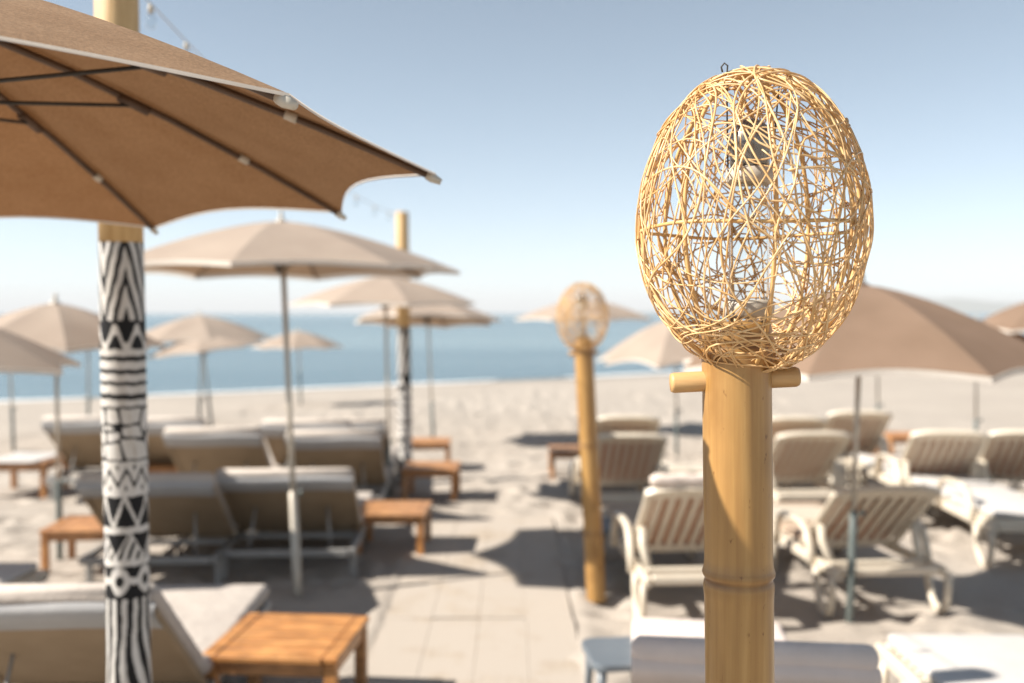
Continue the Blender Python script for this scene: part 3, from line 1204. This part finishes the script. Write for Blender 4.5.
def make_padded_lounger(W=.88):
    """Grey metal frame, taupe sling, thick pale mattress. Head end at y=0, feet at y=1.95."""
    root = thing('padded_lounger', 'x', 'lounger', (0, 0, 0), 0, 'padded loungers with taupe sling backs')
    f = MB()
    for s in (-1, 1):
        f.box((s * (W / 2 - .02), .98, .235), (.042, 1.94, .055), None, .006)
    f.box((0, .012, .235), (W - .085, .042, .055), None, .006)
    f.box((0, 1.945, .235), (W - .085, .042, .055), None, .006)
    f.box((0, .62, .236), (W - .085, .035, .04), None, .006)
    f.box((0, 1.30, .236), (W - .085, .035, .04), None, .006)
    f.build('frame', M['frame_grey'], root)
    for sx in (-1, 1):
        for yy in (.16, 1.80):
            l = MB()
            l.box((sx * (W / 2 - .022), yy, .1), (.04, .045, .22), None, .005)
            l.build('leg', M['frame_grey'], root)
    sl_ = MB()
    sl_.box((0, 1.29, .268), (W - .09, 1.26, .008))
    sl_.build('seat_sling', M['sling'], root)
    top, hin = Vector((0, -.02, .80)), Vector((0, .64, .285))
    ax = (top - hin)
    L = ax.length
    ax.normalize()
    nn = Vector((0, ax.z, -ax.y))     # towards the sitter (up and forward)
    if nn.z < 0:
        nn = -nn
    bk = MB()
    Xr = Matrix((Vector((1, 0, 0)), ax, nn)).transposed().to_4x4()
    Xr = Matrix.Translation(hin) @ Xr
    rows = []
    for j in range(9):
        v = L * j / 8
        rows.append([Xr @ Vector((x, v, .004 - .018 * math.cos(PI * x / W) * math.sin(PI * j / 8))) for x in np.linspace(-W / 2 + .03, W / 2 - .03, 9)])
    bk.grid(rows)
    rows2 = [[p - nn * .006 for p in r] for r in rows]
    bk.grid([list(reversed(r)) for r in rows2])
    back = bk.build('backrest', M['sling'], root)
    bf = MB()
    for s in (-1, 1):
        bf.box((s * (W / 2 - .022), L / 2, -.004), (.034, L, .03), None, .006, X=Xr)
    bf.box((0, L - .012, -.004), (W - .08, .034, .03), None, .006, X=Xr)
    bf.build('backrest_frame', M['sling'], back)
    for s in (-1, 1):
        st = MB()
        a = hin + ax * (L * .50) + Vector((s * W * .27, 0, 0)) - nn * .012
        c = Vector((s * W * .30, .20, .24))
        st.tube([a, c], .008, 8)
        st.build('strut', M['frame_grey'], root)
    # mattress, bent over the hinge
    T = .082
    off = nn * (T / 2 + .012)
    pth = []
    for v in (L + .03, L * .75, L * .5, L * .25, .09):
        p = hin + ax * v + off
        pth.append((p.y, p.z))
    pth += [(.66, .335), (.80, .325), (1.1, .322), (1.5, .322), (1.93, .322)]
    sweep_pad(W - .01, T, pth, 'mattress', M['cushion'], root)
    # flap of the mattress cover folded over the back of the top edge
    fl = MB()
    r = []
    for (v, o) in ((L + .035, .02), (L + .040, -.012), (L + .02, -.028), (L - .05, -.030), (L - .115, -.027)):
        r.append([hin + ax * (v + .006 * math.sin(9 * x)) + nn * o + Vector((x, 0, 0)) for x in np.linspace(-W / 2 + .006, W / 2 - .006, 15)])
    fl.grid(r)
    fl.build('cover_flap', M['flap'], root)
    return root


def place(proto, state, label, loc, rz=0.0, sc=1.0):
    o = proto if not state else copy_tree(proto)
    state.append(o)
    o.location = loc
    o.rotation_euler = (0, 0, rz)
    o.scale = (sc, sc, sc)
    o['label'] = label
    return o


padded = make_padded_lounger()
pst = []


def pad_px(label, px, py, rz=0.0, ztop=.915, sc=1.0, sx=None):
    """px, py: the middle of the cushion's top edge in the photograph."""
    p = at_z(px, py, ztop * sc)
    a = R_(rz)
    off = Vector((.0, -.02, 0))
    o = place(padded, pst, label, (p.x + off.x, p.y - off.y, 0), a, sc)
    if sx:
        o.scale.x = sx


pad_px('padded lounger at the bottom left, beside the near wooden table', 36, 580, 2, sc=.9)
pad_px('padded lounger with its back fully in view behind the leaning grey umbrella pole', 284, 466, 3, sc=.815, sx=.98)
pad_px('padded lounger behind the near patterned post, paired with the one at its right', 145, 471, 3, sc=.815, sx=.94)
pad_px('padded lounger with a pale cushion top just right of the near patterned post, third row', 212, 425, 3, sc=.88)
pad_px('padded lounger with a ribbed cushion edge left of the far patterned post', 333, 428, 3, sc=.86)
pad_px('far padded lounger at the left, behind the round beige umbrella pole', 86, 414, 2, sc=.88)
pad_px('far padded lounger mostly hidden behind the near patterned post', 160, 415, 1, sc=.88)
pad_px('far padded lounger left of the ribbed one, near the open sand', 306, 417, 0, sc=.88)
pad_px('far padded lounger behind the ribbed one, next to the far patterned post', 342, 417, 2, sc=.86)


# ------------------------------------------------------------------ white resin loungers
def make_resin_lounger(W=.62, flat=False):
    root = thing('resin_lounger', 'x', 'lounger', (0, 0, 0), 0, 'white slatted resin loungers')
    f = MB()
    for s in (-1, 1):
        f.box((s * (W / 2 - .02), .95, .275), (.04, 1.86, .065), None, .012)
    f.box((0, .05, .285), (W - .082, .05, .05), None, .01)
    f.box((0, .22, .285), (W - .082, .045, .045), None, .01)
    f.box((0, 1.862, .275), (W - .082, .045, .065), None, .012)
    f.build('frame', M['resin'], root)
    sb = MB()
    for k in range(17):
        sb.box((0, .70 + k * .069, .306), (W - .085, .052, .016), None, .005)
    sb.build('seat_slats', M['resin'], root)
    for sx in (-1, 1):
        for y0, sg in ((.12, 1), (1.66, -1)):
            l = MB()
            x = sx * (W / 2 + .005)
            pts = [(x, y0 + sg * .16, .27), (x, y0 + sg * .15, .17), (x, y0 + sg * .11, .08), (x, y0 + sg * .06, .035), (x, y0, .022), (x, y0 - sg * .045, .04), (x, y0 - sg * .075, .10), (x, y0 - sg * .085, .18), (x, y0 - sg * .08, .27)]
            l.tube(pts, [.026, .026, .025, .025, .026, .025, .024, .024, .024], 10, ref=(1, 0, 0), flat=.8)
            l.build('leg', M['resin'], root)
        a = MB()
        x = sx * (W / 2 + .02)
        a.tube([(x, .30, .26), (x, .33, .36), (x, .38, .45), (x, .46, .492), (x, .62, .498), (x, .78, .488), (x, .87, .45), (x, .92, .37), (x, .93, .26)], .017, 10, ref=(1, 0, 0), flat=1.4)
        a.build('armrest', M['resin'], root)
    if flat:
        top, hin = Vector((0, .02, .325)), Vector((0, .66, .315))
    else:
        top, hin = Vector((0, .04, .78)), Vector((0, .64, .30))
    ax = top - hin
    L = ax.length
    ax.normalize()
    nn = Vector((0, ax.z, -ax.y))
    if nn.z < 0:
        nn = -nn
    Xr = Matrix.Translation(hin) @ Matrix((Vector((1, 0, 0)), ax, nn)).transposed().to_4x4()
    BW = W - .03
    b = MB()
    # outline band: two stiles, lower rail, wide rounded top
    for s in (-1, 1):
        b.box((s * (BW / 2 - .028), L / 2 - .02, 0), (.055, L - .08, .03), None, .01, X=Xr)
    b.box((0, .035, 0), (BW - .112, .07, .026), None, .008, X=Xr)
    topv = []
    n = 14
    rows = [[], [], [], []]
    for i in range(n + 1):
        x = -BW / 2 + BW * i / n
        q = abs(2 * x / BW)
        y1 = L - .055 * q ** 4
        y0 = L - .115 + .02 * (1 - q * q)
        rows[0].append(Xr @ Vector((x, y0, -.015)))
        rows[1].append(Xr @ Vector((x, y1, -.017)))
        rows[2].append(Xr @ Vector((x, y1, .017)))
        rows[3].append(Xr @ Vector((x, y0, .015)))
    b.grid(rows + [rows[0]], 0, False)
    b.add([r[0] for r in rows] + [r[-1] for r in rows], [(0, 1, 2, 3), (7, 6, 5, 4)])
    nsl = 7
    inner = BW - .115
    for k in range(nsl):
        x = -inner / 2 + inner * (k + .5) / nsl
        b.box((x, L / 2 - .03, -.001), (inner / nsl - .03, L - .15, .022), None, .006, X=Xr)
    b.build('backrest', M['resin'], root)
    if not flat:
        for s in (-1, 1):
            st = MB()
            a = hin + ax * (L * .46) + Vector((s * (BW / 2 - .03), 0, 0)) - nn * .02
            st.tube([a, a + Vector((0, -.03, -.10)), Vector((s * (W / 2 - .06), .235, .30))], .016, 8, ref=(1, 0, 0), flat=1.5)
            st.build('strut', M['resin'], root)
    T = .035
    off = nn * (T / 2 + .020)
    pth = []
    for v in (L - .10, L * .6, L * .3, .08):
        p = hin + ax * v + off
        pth.append((p.y, p.z))
    pth += [(.67, .338), (.85, .334), (1.3, .334), (1.84, .334)]
    sweep_pad(W - .09, T, pth, 'seat_pad', M['resin_seat'] if not flat else M['white_cloth'], root)
    return root


resin = make_resin_lounger()
rst = []


def res_px(label, px, py, rz=0.0, ztop=.785, sc=1.0):
    p = at_z(px, py, ztop * sc)
    return place(resin, rst, label, (p.x, p.y - .04 * sc, 0), R_(rz), sc)


r2 = res_px('white slatted lounger with full back in view right of the big bamboo post', 892, 487, 5, sc=.94)
r2.scale.x = 1.06
ra = res_px('white slatted lounger partly hidden behind the big bamboo post', 703, 486, 3)
res_px('white slatted lounger just right of the far lantern post, third row', 630, 434, 1)
res_px('white slatted lounger behind the thin umbrella pole, third row', 817, 432, 4)
res_px('white slatted lounger third row, between two white pads at the right', 952, 431, -7)
res_px('white slatted lounger at the right edge, third row', 1030, 431, -12)
res_px('far white slatted lounger beyond the third row, left of the darkest back', 797, 417, 2)
res_px('far lounger with dark shaded back nearest the open sand', 862, 411, -3)
res_px('far white slatted lounger right behind the far lantern post lounger', 628, 416, 0)
p = at_z(755, 632, .835)
M['roll_pale'] = simple('pale_pink_cloth', (.62, .53, .48), (.70, .60, .545), .9, 4, bstr=.6, bdist=.012, bscale=12, spec=.15)
o = place(padded, pst, 'front padded lounger with pale cushion top, behind the base of the big bamboo post', (p.x, p.y + .02, 0), R_(-7), .9)
o.scale.x = .76
for k in o.children:
    if k.name.startswith(('cover_flap', 'mattress')):
        k.data = k.data.copy()
        k.data.materials[0] = M['roll_pale']
M['roll'] = simple('roll_cloth', (.60, .51, .45), (.67, .58, .51), .9, 4, bstr=.5, bdist=.006, bscale=22, spec=.15)

# head rolls laid over the tops of two loungers: things lying on them
def head_roll(label, lounger, W=.60, r=.048, lift=0.0):
    m = lounger.matrix_basis
    mb = MB()
    n = 20
    pts, rs = [], []
    for k in range(n + 1):
        x = -W / 2 + W * k / n
        e = min(1, min(k, n - k) / 2.0)
        pts.append(Vector((x, 0, .004 * math.sin(k * 1.3))))
        rs.append(r * (.62 + .38 * math.sin(e * PI / 2)) * (1 + .03 * math.sin(k * 2.1)))
    mb.tube(pts, rs, 16, ref=(0, 1, 0), flat=1.35)
    o = mb.build('head_cushion', M['roll'])
    o.location = m @ Vector((0, .07, .80 + lift))
    o.rotation_euler = (R_(-30), 0, lounger.rotation_euler[2])
    tag(o, label, 'cushion')
    return o


head_roll('pale head cushion on the second row lounger left of the big bamboo post', ra, .54, .036, .01)

flat_l = make_resin_lounger(.66, True)
fst = []
p = at_z(996, 522, .34)
place(flat_l, fst, 'white lounger laid flat at the right edge with its leg in view', (p.x + .33, p.y, 0), R_(-3))
p = at_z(940, 633, .345)
place(flat_l, fst, 'white lounger laid flat at the bottom right corner', (p.x + .02, p.y - 1.88, 0), R_(-1))
p = at_z(20, 561, .345)
o = place(flat_l, fst, 'white lounger laid flat behind the front padded one, bottom left', (p.x - .16, p.y - 1.90, 0), R_(0))
p = at_z(884, 458, .345)
place(flat_l, fst, 'white lounger laid flat between two slatted ones, third row', (p.x, p.y - 1.6, 0), R_(-2))


# ------------------------------------------------------------------ tables
def make_wood_table():
    root = thing('wooden_table', 'x', 'table', (0, 0, 0), 0, 'low wooden side tables')
    W, D, H = .50, .50, .30
    t = MB()
    n = 6
    for s in (-1, 1):
        t.box((s * (W / 2 - .028), 0, H - .011), (.056, D, .022), None, .004)
    iw = W - .116
    for k in range(n):
        t.box((0, -D / 2 + .03 + (D - .06) * k / (n - 1), H - .012), (iw, (D - .06) / (n - 1) - .006, .020), None, .003)
    t.build('tabletop', M['wood'], root)
    for sx in (-1, 1):
        for sy in (-1, 1):
            l = MB()
            l.box((sx * (W / 2 - .03), sy * (D / 2 - .03), (H - .024) / 2), (.045, .045, H - .024), None, .004)
            l.build('leg', M['wood'], root)
    a = MB()
    for s in (-1, 1):
        a.box((s * (W / 2 - .028), 0, H - .052), (.022, D - .11, .05), None, .003)
        a.box((0, s * (D / 2 - .028), H - .052), (W - .11, .022, .05), None, .003)
    a.build('apron', M['wood'], root)
    return root


wt = make_wood_table()
wst = []


def table_px(label, px, py, rz=0.0, sc=1.0):
    p = at_z(px, py, .30 * sc)
    return place(wt, wst, label, (p.x, p.y, 0), R_(rz), sc)


table_px('near wooden table at the bottom left, half in shade', 290, 634, -5, 1.12)
table_px('wooden table at the left edge of the path, in front of the far patterned post', 394, 507, -2)
table_px('small wooden table right behind the far patterned post', 432, 465, -2)
table_px('far wooden table behind the small one, only its frame showing', 428, 440, 2)
table_px('wooden table half hidden behind the far lantern post', 573, 448, 0)
table_px('wooden table left of the near patterned post, beside a thin umbrella pole', 92, 522, 3)
tt = table_px('long wooden table at the left edge under a white towel', 28, 458, 2, 1.12)
table_px('wooden table between the far right loungers', 904, 434, 0)
table_px('wooden table hidden between loungers right of the near patterned post', 166, 463, 0)

# towel on the left table
b = MB()
rows = []
for j in range(13):
    y = -.30 + .60 * j / 12
    row = []
    for i in range(13):
        x = -.34 + .56 * i / 12
        z = .345 + .012 * noise.noise((x * 6, y * 6, 1))
        if x < -.27:
            z -= (-.27 - x) * 1.5
        row.append((x, y, z))
    rows.append(row)
b.grid(rows)
tw = b.build('towel', M['white_cloth'])
mod = tw.modifiers.new('thick', 'SOLIDIFY')
mod.thickness = .012
tw.location = tt.location
tag(tw, 'white towel spread over the wooden table at the left edge', 'towel')


def make_resin_table():
    root = thing('plastic_table', 'x', 'side table', (0, 0, 0), 0, 'plastic side tables between loungers')
    W, H = .44, .36
    t = MB()
    n, rc = 6, .07
    prof = []
    for (cx, cy, a0) in ((1, 1, 0), (-1, 1, PI / 2), (-1, -1, PI), (1, -1, 1.5 * PI)):
        for j in range(n + 1):
            a = a0 + PI / 2 * j / n
            prof.append((cx * (W / 2 - rc) + rc * math.cos(a), cy * (W / 2 - rc) + rc * math.sin(a)))
    m_ = len(prof)
    vs = [(x, y, H - .035) for x, y in prof] + [(x, y, H - .006) for x, y in prof] + [(x * .975, y * .975, H) for x, y in prof]
    fs = [(r * m_ + k, r * m_ + (k + 1) % m_, (r + 1) * m_ + (k + 1) % m_, (r + 1) * m_ + k) for r in range(2) for k in range(m_)]
    fs += [tuple(2 * m_ + k for k in range(m_)), tuple(reversed(range(m_)))]
    t.add(vs, fs)
    t.build('tabletop', M['resin'], root)
    for sx in (-1, 1):
        for sy in (-1, 1):
            l = MB()
            x, y = sx * (W / 2 - .05), sy * (W / 2 - .05)
            l.tube([(x, y, H - .036), (x * 1.03, y * 1.03, .18), (x * 1.08, y * 1.08, 0)], [.028, .022, .019], 10)
            l.build('leg', M['resin'], root)
    return root


pt = make_resin_table()
M['resin_shade'] = simple('shade_tinted_resin', (.115, .135, .155), (.145, .165, .185), .4, 3, bstr=.06, bscale=40, bdist=.002)  # white plastic with its blue grey shade put into the base colour
ptst = []
for (px, py, z, sc, blue, lab) in ((628, 650, .36, .8, 1, 'white plastic table with blue grey shade in its colour at the left of the front padded lounger'),
                         (620, 523, .36, .9, 1, 'white plastic table with blue grey shade in its colour, between the far lantern post and a slatted lounger'),
                         (795, 512, .36, 1, 0, 'sunlit white plastic table between the second row loungers, right of the big bamboo post'),
                         (683, 467, .36, 1, 0, 'sunlit white plastic table in the third row, left of the big bamboo post')):
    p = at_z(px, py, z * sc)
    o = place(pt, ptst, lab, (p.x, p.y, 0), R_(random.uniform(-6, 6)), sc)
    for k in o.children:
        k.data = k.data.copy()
        k.data.materials[0] = M['resin_shade' if blue else 'resin']
